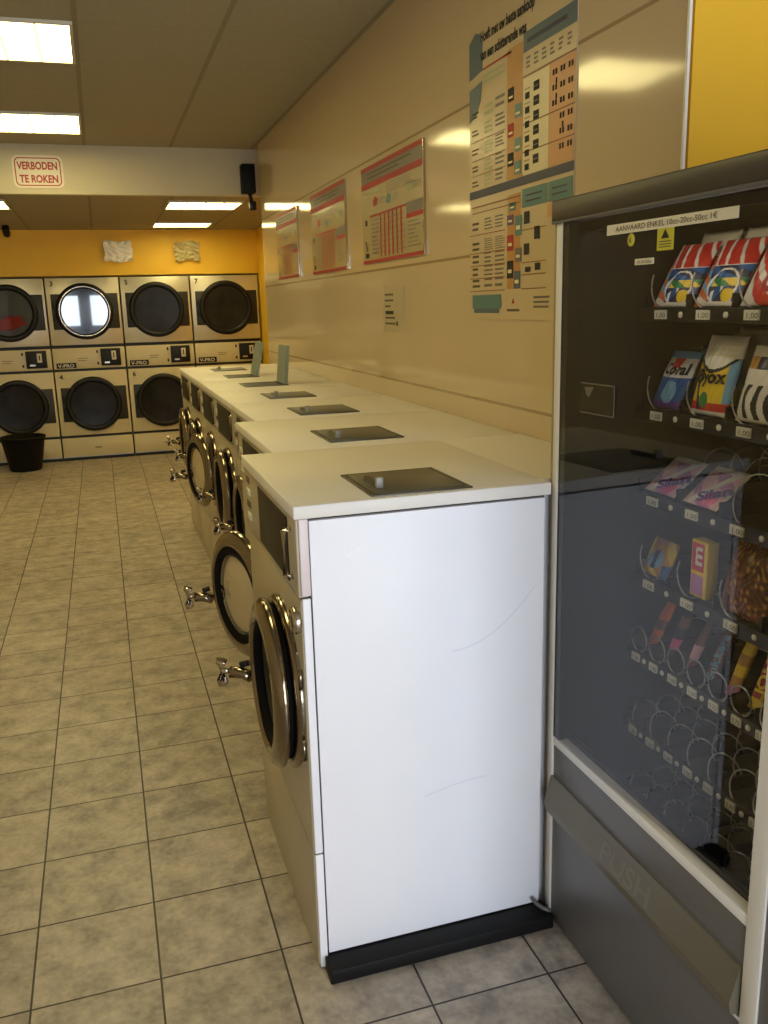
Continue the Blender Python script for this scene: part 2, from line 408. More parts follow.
# ------------------------------------------------------------------ washing machines
CLEARBOWL = glass_material('clear_bowl_glass', (0.93, 0.90, 0.82), 0.04, 1.6)
DRUM = mat('drum_steel', (150, 140, 120), 0.3, 1.0)
def washer(y0, y1, xf, zt, label, door_r=0.68, door_z=2.3, theta=0.0, lid=None, lid_open=False, big=False, xb=5.2, dz=0.0):
    """front face at x = xf looking to -X, near side at y0"""
    t = thing('washing_machine', ((xf+xb)/2, (y0+y1)/2, 0), label, 'washing machine', 'washing machines in a row along the beige wall')
    zb = zt-0.10
    b = MB()
    if big:
        b.box(xf+0.06, 4.28, y0+0.05, y1-0.02, 0.12, zb-0.02, DISPLAY)  # core coloured dark to put shade in the gap beside the panel
        b.box(4.27, xb, y0+0.14, y1-0.02, 0.0, zb-0.02, ENAMEL)
    else:
        b.box(xf+0.06, xb, y0+0.008, y1-0.02, 0.12, zb-0.02, ENAMEL, 0.012)
    b.build('cabinet', t)
    b = MB(); b.box(xf, xf+0.065, y0+0.01, y1-0.02, 1.08, 3.20, BEIGE, 0.012); b.build('front_panel', t)
    b = MB(); b.box(xf, xf+0.065, y0+0.01, y1-0.02, 0.02, 1.06, BEIGE, 0.012); b.build('kick_panel', t)
    if big:
        b = MB(); b.box(xf+0.012, xf+0.075, y0-0.012, y0+0.012, 1.075, 3.215, ENAMEL, 0.006)
        b.box(xf+0.012, xf+0.075, y0-0.012, y0+0.012, 0.015, 1.06, ENAMEL, 0.006); b.build('side_flange', t)
        b = MB(); b.box(xf+0.088, 4.26, y0-0.004, y0+0.05, 0.13, zb-0.025, ENAMEL, 0.004)
        # scuffs and scratches in the enamel
        sc_ = mat('scuff_mark', (252, 252, 252), 0.6); s2 = mat('faint_scratch', (226, 224, 230), 0.5)
        for a, c_, w in (((2.62, 3.50), (2.67, 3.56), 0.03), ((2.68, 3.57), (2.74, 3.585), 0.026)):
            d = Vector((c_[0]-a[0], 0, c_[1]-a[1])).normalized(); n = Vector((-d.z, 0, d.x))*w/2
            A = Vector((a[0], y0-0.0065, a[1])); C_ = Vector((c_[0], y0-0.0065, c_[1])); b.quad(A-n, C_-n*0.5, C_+n*0.5, A+n, sc_)
        pts = [(3.46+0.06*i, 2.62+0.0045*i*i*0.7) for i in range(13)]
        for (ax, az), (cx, cz) in zip(pts, pts[1:]):
            b.quad((ax, y0-0.006, az), (cx, y0-0.006, cz), (cx, y0-0.006, cz+0.012), (ax, y0-0.006, az+0.012), s2)
        pts = [(3.2+0.07*i, 1.38+0.02*i-0.0012*i*i) for i in range(9)]
        for (ax, az), (cx, cz) in zip(pts, pts[1:]):
            b.quad((ax, y0-0.006, az), (cx, y0-0.006, cz), (cx, y0-0.006, cz+0.010), (ax, y0-0.006, az+0.010), s2)
        tag(b.build('side_panel', t), 'large glossy white side panel with light scuffs')
        b = MB(); b.box(xf+0.008, xf+0.08, y0-0.016, y0+0.02, 3.235, 3.825, PINKISH, 0.008); b.build('control_end_cap', t)
        b = MB(); b.box(2.30, 4.30, y0-0.215, y0-0.02, 0.0, 0.125, BLACK, 0.012); b.box(2.34, 4.28, y0-0.02, y1-0.05, 0.0, 0.12, BLACK); b.build('plinth', t)
    else:
        b = MB(); b.box(xf+0.12, xb, y0+0.05, y1-0.05, 0.0, 0.12, BLACK); b.build('plinth', t)
    # top
    b = MB()
    if big:
        b.box(xf-0.03, 4.30, y0-0.035, y1, zb, zt, TOPW, 0.010)
        b.box(4.29, xb+0.04, y0+0.10, y1, zb, zt, TOPW)
    else:
        b.box(xf-0.03, xb+0.04, y0, y1, zb, zt-0.004, TOPW, 0.008)
    b.build('worktop', t)
    # control panel
    b = MB(); b.box(xf-0.012, xf+0.065, y0+0.01, y1-0.02, 3.22, zb-0.008, BEIGE, 0.010); cp = b.build('control_panel', t)
    w = y1-y0
    b = MB(); b.box(xf-0.022, xf-0.012, y0+0.30 if big else y0+0.14, y0+1.58 if big else y1-0.42, 3.27, zb-0.05, DISPLAY, 0.004); b.build('display', cp)
    b = MB()
    for k in range(4 if big else 3):
        b.box(xf-0.02, xf-0.012, y1-0.34, y1-0.16, 3.34+0.12*k, 3.40+0.12*k, INK2 if k % 2 else TAGW)
    b.build('program_labels', cp)
    if big:
        b = MB()
        b.tube([(xf-0.01, y0+0.18, 3.34), (xf-0.07, y0+0.18, 3.36), (xf-0.07, y0+0.18, 3.70), (xf-0.01, y0+0.18, 3.72)], 0.022, CHROME); b.build('drawer_handle', cp)
        b = MB(); b.lathe((xf, y0+0.10, 3.02), (0, 1, 0), (0, 0, 1), (-1, 0, 0), [(0.10, 0.0), (0.11, 0.03), (0.095, 0.06), (0.07, 0.065), (0.06, 0.03), (0, 0.03)], CHROME, 28)
        b.lathe((xf, y0+0.10, 3.02), (0, 1, 0), (0, 0, 1), (-1, 0, 0), [(0.075, 0.032), (0.07, 0.05), (0, 0.055)], BLACKP, 24); b.build('coin_button', t)
    else:
        b = MB(); b.tube([(xf-0.01, y0+0.07, 3.3), (xf-0.04, y0+0.07, 3.32), (xf-0.04, y0+0.07, 3.72), (xf-0.01, y0+0.07, 3.74)], 0.02, CHROME); b.build('drawer_handle', cp)
    # door
    yc = y0+0.09+door_r
    r = door_r
    b = MB()
    b.lathe((xf, yc, door_z), (0, 1, 0), (0, 0, 1), (-1, 0, 0), [(r*1.05, 0.0), (r*1.05, 0.03), (r*1.0, 0.065), (r*0.9, 0.07), (r*0.78, 0.05), (r*0.74, 0.0)], DKCHROME)
    b.build('door_bezel', t)
    b = MB(); b.lathe((xf, yc, door_z), (0, 1, 0), (0, 0, 1), (-1, 0, 0), [(r*0.8, 0.055), (r*0.72, 0.02), (0, 0.012)], BLACKP); b.build('drum_opening', t)
    th = math.radians(theta)
    tv = Vector((-math.sin(th), math.cos(th), 0)); n = Vector((-math.cos(th), -math.sin(th), 0))
    c = Vector((xf-0.09, yc-r, door_z))+tv*r
    e2 = (0, 0, 1)
    ajar = theta > 5
    b = MB()
    b.lathe(c, tv, e2, n, [(r*0.90, 0.015), (r*0.985, 0.018), (r*1.02, 0.03), (r*1.02, 0.06), (r*0.97, 0.10), (r*0.86, 0.125), (r*0.79, 0.128), (r*0.765, 0.10)], DKCHROME)
    d = b.build('door', t)
    b = MB()
    b.lathe(c, tv, e2, n, [(r*0.96, 0.012), (r*0.93, -0.02), (r*0.82, -0.02), (r*0.70, 0.0), (r*0.69, 0.07), (r*0.76, 0.095)] if not ajar else [(r*0.96, 0.012), (r*0.82, 0.012), (r*0.62, 0.03), (r*0.61, 0.09), (r*0.70, 0.115), (r*0.79, 0.122)], GASKET); b.build('door_gasket', d)
    b = MB()
    if ajar:
        b.lathe(c, tv, e2, n, [(r*0.64, 0.05), (r*0.60, 0.06), (r*0.5, 0.075), (r*0.3, 0.085), (0, 0.09)], DISCW)
        b.lathe(c, tv, e2, n, [(r*0.64, 0.10), (r*0.5, 0.125), (r*0.3, 0.14), (0, 0.145)], CLEARBOWL)
    else: b.lathe(c, tv, e2, n, [(r*0.775, 0.105), (r*0.74, 0.05), (r*0.62, -0.01), (r*0.4, -0.045), (0, -0.06)], DGLASS)
    b.build('door_glass', d)
    b = MB()
    h0 = c+tv*(r*0.98)+n*0.08
    def L(a, h, z): return tuple(c+tv*a+n*h+Vector((0, 0, z)))
    b.tube([L(r*0.93, 0.12, -0.22), L(r*1.03, 0.18, -0.20), L(r*1.06, 0.30, -0.18)], 0.055, DKCHROME, 10)
    b.tube([L(r*1.0, 0.12, -0.10), L(r*1.04, 0.20, -0.12)], 0.03, BLACKP, 8)
    b.tube([L(r*1.07, 0.36, -0.29), L(r*1.07, 0.37, -0.25), L(r*1.07, 0.37, -0.08), L(r*1.07, 0.36, -0.05)], 0.052, CHROME, 10)
    b.tube([L(r*1.06, 0.28, -0.16), L(r*1.07, 0.37, -0.16)], 0.035, CHROME, 8)
    b.build('door_latch', d)
    for z in (-0.3, 0.3):
        b = MB(); b.tube([(xf-0.02, yc-r-0.03, door_z+z-0.08), (xf-0.02, yc-r-0.03, door_z+z+0.08)], 0.018, DKCHROME, 8); b.build('door_hinge', t)
    # soap lid in the worktop
    x0, x1, ly0, ly1 = lid
    b = MB()
    fr = 0.045
    for q in ((x0, x1, ly0, ly0+fr), (x0, x1, ly1-fr, ly1), (x0, x0+fr, ly0+fr, ly1-fr), (x1-fr, x1, ly0+fr, ly1-fr)):
        b.box(*q, zt-0.01, zt+0.012, LIDRIM, 0.004)
    b.build('soap_hatch_frame', t)
    if not lid_open:
        b = MB(); b.box(x0+fr+0.006, x1-fr-0.006, ly0+fr+0.006, ly1-fr-0.006, zt-0.008, zt+0.016, LIDGREY, 0.006); l = b.build('soap_hatch_lid', t)
        b = MB(); xg = x0+0.10; yg = ly0+0.25 if big else ly0+0.2
        b.prism([(xg, yg, zt+0.014), (xg+0.055, yg, zt+0.014), (xg+0.055, yg, zt+0.05), (xg+0.02, yg, zt+0.05)], (0, 0.34, 0), LIDRIM)
        b.box(xg+0.005, xg+0.065, yg-0.03, yg+0.02, zt+0.014, zt+0.10, GRIP, 0.010); b.build('lid_grip', l)
    else:
        b = MB(); b.box(x0+fr, x1-fr, ly0+fr, ly1-fr, zt-0.009, zt+0.003, BLACKP); b.build('soap_compartment', t)
        b = MB(); a = math.radians(lid_open)
        dx, dz_ = math.cos(a), math.sin(a); hgt = 0.70
        p0 = Vector((x1-0.04, ly0+0.05, zt+0.01)); q = Vector((dx*hgt, 0, dz_*hgt)); nn = Vector((-dz_, 0, dx))*0.03
        b.prism([p0-nn, p0-nn+q, p0+nn+q, p0+nn], (0, ly1-ly0-0.1, 0), FLAPG)
        tag(b.build('soap_hatch_lid', t), 'grey-green hatch lid standing open')
    return t
zt = 3.93
washer(-0.325, 2.10, 2.255, zt, 'nearest washing machine, its big white side panel towards the camera', lid=(2.84, 3.66, -0.29, 0.62), big=True, door_z=2.25, door_r=0.70)
washer(2.14, 4.68, 2.58, zt, 'second washing machine from the camera, its round door ajar behind the nearest machine', lid=(3.22, 4.04, 2.45, 3.38), theta=17, door_z=2.25, door_r=0.70)
washer(4.72, 6.93, 2.84, zt, 'third washing machine from the camera, door hidden behind the second, lid shut', lid=(3.45, 4.26, 4.93, 5.84), door_z=2.4)
washer(6.98, 9.20, 2.84, zt, 'fourth washing machine from the camera, shut dark porthole, lid lying flat', lid=(3.47, 4.22, 7.25, 8.12), door_z=2.42)
washer(9.25, 11.47, 2.84, zt, 'fifth washing machine from the camera, grey lid standing bolt upright on top', lid=(3.45, 4.24, 9.55, 10.40), lid_open=84, theta=12, door_z=2.4)
washer(11.52, 13.74, 2.84, zt, 'sixth washing machine from the camera, tilted open lid in front of the dryers', lid=(3.45, 4.10, 11.85, 12.65), lid_open=78, door_z=2.4)
washer(13.79, 16.0, 2.84, zt, 'farthest washing machine of the row, closest to the dryers, lid shut', lid=(3.45, 4.2, 14.1, 14.95), door_z=2.4)

# ------------------------------------------------------------------ stacked tumble dryers
STEEL = mat('dryer_stainless', (212, 204, 184), 0.34, 0.6, noise=0.03, nscale=6)
CREAM = mat('dryer_cream_panel', (206, 194, 160), 0.4, noise=0.015, nscale=5)
DRYGLASS = mat('dryer_dark_glass', (40, 38, 36), 0.25, spec=0.12, noise=0.5, nscale=5)
MIRRORGLASS = mat('dryer_shiny_glass', (14, 14, 16), 0.02, spec=1.0, coat=1.0)
DRUMGREY = mat('dryer_drum_grey', (88, 86, 84), 0.45, 0.3, noise=0.15, nscale=9)
CLEARD = glass_material('dryer_clear_glass', (0.7, 0.7, 0.7), 0.03, 1.2)
COINW = mat('coin_slot_plate', (206, 198, 184), 0.4)
def dryer_stack(x0, x1, num, badge, label, shiny=False, laundry=False):
    yf = 27.6; cx = (x0+x1)/2
    t = thing('stacked_dryer', (cx, yf+0.9, 0), label, 'tumble dryer', 'stacked tumble dryers along the rear wall')
    g = 0.025
    b = MB(); b.box(x0+g, x1-g, yf+0.06, yf+2.2, 0.0, 6.52, BRUSHED); b.build('cabinet', t)
    b = MB(); b.box(x0+g, x1-g, yf-0.01, yf+0.06, 0.0, 0.10, BLACKP); b.build('plinth', t)
    b = MB(); b.box(x0+g, x1-g, yf, yf+0.06, 0.14, 0.83, CREAM, 0.012); b.box(cx-0.12, cx+0.12, yf-0.008, yf, 0.42, 0.46, INK2); b.build('lint_door', t)
    for ja, jb in ((0.83, 0.93), (3.24, 3.35), (4.07, 4.20), (6.52, 6.56)):
        b = MB(); b.box(x0+g, x1-g, yf+0.02, yf+0.06, ja, jb, BLACKP); b.build('joint_strip', t)
    for lvl, (z0, z1, zc) in enumerate(((0.92, 3.25, 2.05), (4.19, 6.53, 5.36))):
        m = CREAM if lvl == 0 else STEEL
        b = MB(); b.box(x0+g, x1-g, yf, yf+0.06, z0, z1, m, 0.012)
        b.text(str(num+1-lvl), (x0+0.18, yf, z1-0.27), (1, 0, 0), (0, 0, 1), 0.24, INK, 0.02, depth=0.012)
        b.build('front_panel', t)
        b = MB(); b.box(x0+0.17, x1-0.10, yf-0.03, yf, zc-0.62, zc+0.62, DKBAND, 0.02); b.build('door_band', t)
        r = 0.99
        c = (cx, yf-0.03, zc)
        E1, E2, N = (1, 0, 0), (0, 0, 1), (0, -1, 0)
        b = MB()
        b.lathe(c, E1, E2, N, [(r, 0.0), (r, 0.05), (r*0.97, 0.10), (r*0.90, 0.12), (r*0.83, 0.10), (r*0.80, 0.05), (r*0.79, 0.0)], BLACKP, 64)
        d = b.build('door', t)
        b = MB()
        if shiny and lvl == 1:
            b.lathe(c, E1, E2, N, [(r*0.82, 0.055), (0, 0.055)], MIRRORGLASS, 64)
            b.lathe(c, E1, E2, N, [(r*0.89, 0.118), (r*0.87, 0.128), (r*0.85, 0.118)], CHROME, 64)
        elif laundry and lvl == 1:
            b.lathe(c, E1, E2, N, [(r*0.80, 0.085), (0, 0.095)], CLEARD, 64)
        else:
            b.lathe(c, E1, E2, N, [(r*0.82, 0.055), (r*0.6, 0.04), (r*0.3, 0.03), (0, 0.028)], DRYGLASS, 64)
        b.build('door_glass', d)
        for hz in (-0.30, 0.08): b = MB(); b.box(x0+0.19, x0+0.27, yf-0.07, yf-0.02, zc+hz, zc+hz+0.24, BLACKP, 0.01); b.build('door_hinge', d)
        if laundry and lvl == 1:
            b = MB(); b.lathe((cx, yf-0.034, zc), E1, E2, N, [(r*0.8, 0.0), (0, 0.0)], DRUMGREY, 48); b.build('drum', d)
            LA_Z = zc
    # coin and badge strip between the two drums
    b = MB(); b.box(x0+g, x1-g, yf, yf+0.06, 3.34, 4.08, CREAM, 0.012); s = b.build('control_strip', t)
    b = MB(); b.box(x1-0.88, x1-0.18, yf-0.07, yf, 3.42, 4.03, BLACKP, 0.02); cb = b.build('coin_box', s)
    b = MB(); b.box(x1-0.50, x1-0.34, yf-0.085, yf-0.07, 3.62, 3.94, COINW, 0.004); b.box(x1-0.44, x1-0.40, yf-0.09, yf-0.085, 3.70, 3.88, INK)
    b.box(x1-0.76, x1-0.58, yf-0.08, yf-0.07, 3.50, 3.56, BRUSHED); b.build('coin_slot', cb)
    b = MB()
    for z in (3.46, 3.88): b.box(x1-1.02, x1-0.96, yf-0.02, yf, z, z+0.1, BLACKP, 0.006)
    b.box(cx-0.40, cx-0.05, yf-0.006, yf, 3.70, 3.72, INK2); b.box(cx-0.40, cx-0.12, yf-0.006, yf, 3.62, 3.64, INK2)
    b.build('indicator', s)
    if badge:
        b = MB(); b.box(x0+0.12, x0+0.80, yf-0.015, yf, 3.37, 3.56, BLACKP, 0.005)
        b.text('V-PRO', (x0+0.17, yf-0.015, 3.40), (1, 0, 0), (0, 0, 1), 0.17, COINW, 0.025, depth=0.008, width=0.56); b.build('badge', s)
    return t
XS = [-3.24, -0.69, 1.86, 4.36, 6.91]
dryer_stack(XS[0], XS[1], 1, False, 'stacked dryer at the left picture edge, red laundry behind its upper porthole', laundry=True)
dryer_stack(XS[1], XS[2], 3, True, 'stacked dryer whose upper porthole mirrors the bright shop front', shiny=True)
dryer_stack(XS[2], XS[3], 5, True, 'stacked dryer third from the left, directly under the right crumpled foil sheet')
dryer_stack(XS[3], XS[4], 7, True, 'stacked dryer at the right end, partly hidden by the row of washing machines')
# laundry inside the left upper drum
b = MB(); yl = 27.62
t_ = bmesh.new(); bmesh.ops.create_uvsphere(t_, u_segments=28, v_segments=16, radius=1.0)
for v in t_.verts:
    k = 1+0.18*math.sin(9*v.co.x+3*v.co.z)*math.cos(5*v.co.z+2)+0.05*math.sin(23*v.co.x)
    v.co = Vector((-1.965+0.52*v.co.x*k, 27.526+0.018*v.co.y, 4.99+0.23*v.co.z*k+(0.06 if v.co.x > 0 else 0)))
b.merge(t_, LAUNDRY, True)
tag(b.build('laundry', origin=(-1.965, 27.526, 4.75)), 'bundle of red laundry inside the upper left dryer drum', 'laundry')

# ------------------------------------------------------------------ vending machine
VX = 4.335; VY = -0.275
def vy(u): return -0.513-u
vm = thing('vending_machine', (5.6, -1.7, 0), 'tall glass-fronted snack and detergent vending machine at the right', 'vending machine')
YR = -3.45
b = MB()
xb = 7.0
b.box(4.42, xb, VY-0.07, VY, 0.0, 6.02, VSIDE)
b.box(4.42, xb, YR, YR+0.07, 0.0, 6.02, VSIDE)
b.box(6.93, xb, YR+0.07, VY-0.07, 0.0, 6.02, VBLACK)
b.box(4.42, xb, YR+0.07, VY-0.07, 5.95, 6.02, VTOP)
b.box(4.42, xb, YR+0.07, VY-0.07, 0.02, 0.75, VBLACK)
b.box(4.42, 4.46, VY-0.07, VY-0.012, 0.0, 6.0, VSIDE)
b.build('cabinet', vm)
b = MB(); b.box(4.50, 6.93, VY-0.11, VY-0.07, 0.75, 5.95, VBLACK); b.box(4.50, 6.93, -2.86, -2.80, 0.75, 5.95, VBLACK)
b.box(6.88, 6.93, -2.80, VY-0.11, 0.75, 5.95, VBLACK); b.box(4.75, 6.88, -2.8, VY-0.11, 5.925, 5.95, VBLACK); b.build('display_chamber', vm)
b = MB(); b.box(VX-0.03, 4.48, YR, VY+0.005, 5.885, 6.04, VTOP, 0.012); b.box(VX-0.034, VX, -2.8, VY-0.01, 5.872, 5.890, VGREY); b.build('top_fascia', vm)
# door frame
b = MB()
b.box(VX-0.012, 4.42, vy(-0.10), vy(-0.19), 0.04, 5.875, ALU, 0.008)
b.box(VX-0.012, 4.42, vy(2.40), vy(2.262), 0.04, 5.875, ALU, 0.008)
b.box(VX-0.006, 4.42, vy(2.262), vy(-0.10), 1.69, 1.768, ALU, 0.006)
b.box(VX-0.006, 4.42, vy(-0.19), VY-0.005, 0.04, 5.90, VSIDE, 0.006)
b.build('door_frame', vm)
b = MB()
b.box(4.328, 4.46, vy(-0.01), vy(-0.10), 1.77, 5.875, BLACKP)
b.box(4.43, 4.48, vy(2.262), vy(2.21), 1.77, 5.875, BLACKP)
b.box(4.425, 4.47, vy(2.21), vy(-0.01), 1.77, 1.80, BLACKP); b.box(4.425, 4.47, vy(2.21), vy(-0.01), 5.80, 5.875, BLACKP)
b.build('glass_seal', vm)
VGLASS = glass_material('vending_glass', (0.93, 0.93, 0.93), 0.0, 0.72, 1.5)
GT = math.tan(math.radians(3.0))          # the pane sits a little askew in its frame
def gx(y): return 4.298+(-0.41-y)*GT
GEX = Vector((GT, -1, 0)).normalized()
def gbox(b, y0, y1, z0, z1, near, far, m):
    """a flat piece lying on the pane, from `near` to `far` in front of it"""
    b.prism([(gx(y1)-far, y1, z0), (gx(y0)-far, y0, z0), (gx(y0)-near, y0, z0), (gx(y1)-near, y1, z0)], (0, 0, z1-z0), m)
b = MB(); gbox(b, vy(2.255), vy(-0.03), 1.775, 5.868, -0.006, 0.0, VGLASS); vg = b.build('display_glass', vm)
# lower door: grey panels, push flap
b = MB(); b.box(VX, 4.42, vy(2.262), vy(-0.10), 1.40, 1.69, VGREY, 0.004); b.build('upper_kick_panel', vm)
b = MB(); b.box(VX, 4.42, vy(2.262), vy(-0.10), 0.03, 1.03, VGREY, 0.004); b.build('lower_kick_panel', vm)
b = MB(); b.box(VX-0.012, 4.42, vy(2.262), vy(-0.10), 1.03, 1.055, ALU); b.build('flap_rail', vm)
b = MB()
b.prism([(VX+0.03, vy(2.245), 1.41), (VX-0.012, vy(2.245), 1.40), (VX-0.075, vy(2.245), 1.16), (VX-0.06, vy(2.245), 1.08), (VX+0.03, vy(2.245), 1.06)], (0, 2.36, 0), VOLIVE)
fl = b.build('delivery_flap', vm)
b = MB(); ey = Vector((0.063, 0, 0.24)).normalized()
b.text('PUSH', (VX-0.066, vy(0.74), 1.185), (0, -1, 0), ey, 0.21, VOLIVE2, 0.015, depth=0.004, width=0.62); tag(b.build('push_lettering', fl), 'raised lettering PUSH')
# right hand money column (mostly outside the picture)
b = MB(); b.box(VX, 4.42, YR, vy(2.40), 0.04, 5.875, VGREY, 0.006); mc = b.build('payment_column', vm)
b = MB()
for i in range(4):
    for j in range(3): b.box(VX-0.02, VX, vy(2.80)+0.09*j, vy(2.80)+0.09*j+0.07, 4.0+0.1*i, 4.07+0.1*i, BRUSHED, 0.006)
b.build('keypad', mc)
b = MB(); b.box(VX-0.02, VX, vy(2.72), vy(2.62), 4.6, 4.9, BLACKP, 0.01); b.build('coin_slot', mc)
VFILL = mat('vending_fill_lamp', (255, 248, 230), 0.5, emit=((1.0, 0.90, 0.68), 12.0))
b = MB(); b.box(4.52, 4.57, -2.75, VY-0.16, 5.90, 5.94, VFILL, 0.01); b.build('added_fill_lamp', vm)  # unseen lamp added behind the fascia to brighten the goods
# stickers on the glass
YELST = mat('yellow_sticker', (206, 196, 60), 0.5); STW = mat('white_sticker', (228, 220, 192), 0.5)
b = MB(); sy0, sy1 = vy(0.50), vy(1.72)
gbox(b, sy1, sy0, 5.735, 5.80, 0, 0.004, STW)
b.text('AANVAARD ENKEL 10cc-20cc-50cc 1\u20ac', (gx(sy0-0.10)-0.004, sy0-0.10, 5.752), GEX, (0, 0, 1), 0.046, INK2, 0.01, depth=0.002, width=0.96)
tag(b.build('coin_notice_sticker', vg), 'long white sticker about accepted coins')
b = MB(); gbox(b, -1.70, -1.545, 5.605, 5.735, 0, 0.003, YELST)
b.prism([(gx(-1.585)-0.005, -1.585, 5.675), (gx(-1.66)-0.005, -1.66, 5.675), (gx(-1.622)-0.005, -1.622, 5.730)], (0.001, 0, 0), INK)
for k in range(3): gbox(b, -1.68, -1.565, 5.622+0.016*k, 5.628+0.016*k, 0.004, 0.005, INK2)
tag(b.build('warning_sticker', vg), 'yellow warning sticker with a black triangle')
b = MB(); b.lathe((gx(-1.28)-0.001, -1.28, 5.69), (0, 1, 0), (0, 0, 1), (-1, 0, 0), [(0.040, 0), (0.040, 0.003), (0, 0.003)], YELST, 24)
b.text('6', (gx(-1.265)-0.004, -1.265, 5.673), (0, -1, 0), (0, 0, 1), 0.045, INK2, 0.01, depth=0.002)
tag(b.build('round_sticker', vg), 'small round yellow sticker')
b = MB(); gbox(b, -1.52, -1.33, 5.53, 5.568, 0, 0.004, STW); b.text('10-20-50cc', (gx(-1.35)-0.004, -1.35, 5.538), GEX, (0, 0, 1), 0.026, INK2, 0.01, depth=0.002, width=0.15)
tag(b.build('small_label', vg), 'small white label')
POUCH = glass_material('pouch_film', (0.72, 0.71, 0.68), 0.3, 1.0); PEDGE = mat('pouch_edge', (96, 90, 78), 0.4)
b = MB(); gbox(b, -1.16, -0.76, 4.53, 4.74, 0.001, 0.005, POUCH); gbox(b, -1.165, -0.75, 4.735, 4.745, 0.004, 0.007, PEDGE)
gbox(b, -1.165, -1.155, 4.53, 4.735, 0.004, 0.007, PEDGE); gbox(b, -1.155, -0.75, 4.525, 4.533, 0.004, 0.007, PEDGE)
b.poly([(gx(y)-0.007, y, z) for y, z in ((-0.80, 4.71), (-0.92, 4.72), (-0.86, 4.64), (-0.82, 4.66))], PEDGE)
tag(b.build('clear_pouch', vg), 'clear plastic pouch stuck to the glass')
# trays with spirals and price tags
LARGE = [-0.72-0.485*i for i in range(4)]
SMALL = [-0.59-0.245*i for i in range(8)]
TR = [(5.2, LARGE), (4.45, LARGE), (3.785, LARGE), (3.105, LARGE), (2.45, SMALL), (1.79, SMALL), (1.12, SMALL)]
PRICES = ['1,00', '1,00', '1,00', '1,00', '0,70', '0,70', '0,70', '0,70']
TX = 5.0
def spiral(x0, x1, y, z, r, turns):
    n = turns*20
    return [(x0+(x1-x0)*i/n, y+r*math.cos(2*math.pi*i/20-1.57), z+r*math.sin(2*math.pi*i/20-1.57)) for i in range(n+1)]
def loaded_spiral(y, z, r, full, x0):
    """a filled column: the front of the wire loops up before the goods, runs under them and coils on behind"""
    a0, a1 = (330, -90) if full else (150, 270)
    n = 18
    out = []
    for i in range(n+1):
        a = math.radians(a0+(a1-a0)*i/n) if not full else math.radians(-80+350*(1-i/n))
        out.append((TX+0.004, y+r*math.cos(math.pi-a), z+r*math.sin(a)))
    zf = z-r+0.001
    out += [(TX+0.03, y, zf), (TX+0.2, y, zf), (x0-0.05, y, zf)]
    return out+spiral(x0, 6.6, y, z, r, 4)
LOADED = {0: 3, 1: 3, 2: 2, 3: 3, 4: 6}
for zi, (z, cols) in enumerate(TR):
    w = 0.485 if cols is LARGE else 0.245
    b = MB(); b.box(TX, 6.7, -2.52, VY-0.16, z+0.005, z+0.03, VBLACK)
    b.box(TX-0.015, TX, -2.52, VY-0.16, z-0.055, z+0.05, BLACKP, 0.004)
    for y in [cols[0]+w/2-i*w for i in range(len(cols)+1)]: b.box(TX+0.02, 6.7, y-0.008, y+0.008, z+0.03, z+0.14, VBLACK)
    tr = b.build('tray', vm)
    for i, y in enumerate(cols):
        if y < -2.25: continue
        b = MB(); tw = 0.135 if w > 0.3 else 0.10
        b.box(TX-0.03, TX-0.016, y-tw/2, y+tw/2, z-0.032, z+0.032, TAGW)
        b.text(PRICES[i], (TX-0.03, y+tw*0.38, z-0.02), (0, -1, 0), (0, 0, 1), 0.05, INK, 0.0, depth=0.002, width=tw*0.76)
        b.build('price_tag', tr)
        b = MB(); rr = 0.165 if w > 0.3 else 0.105
        zc = z+0.04+rr
        if i < LOADED.get(zi, 0) and zi != 2: b.tube(loaded_spiral(y, zc, rr, zi == 4, TX+(0.45 if zi == 4 else 0.84)), 0.0065, WIRE, 6)
        elif i < LOADED.get(zi, 0): b.tube(spiral(TX+0.48, 6.6, y, zc, rr, 4), 0.0065, WIRE, 6)
        else: b.tube(spiral(TX, 6.6, y, zc, rr, 5 if w > 0.3 else 7), 0.0065, WIRE, 6)
        b.build('spiral', tr)
        b = MB(); b.lathe((TX-0.017, y-w/2+0.01, z), (0, 1, 0), (0, 0, 1), (-1, 0, 0), [(0.022, 0), (0.022, 0.008), (0, 0.008)], TAGW, 12); b.build('selection_stud', tr)

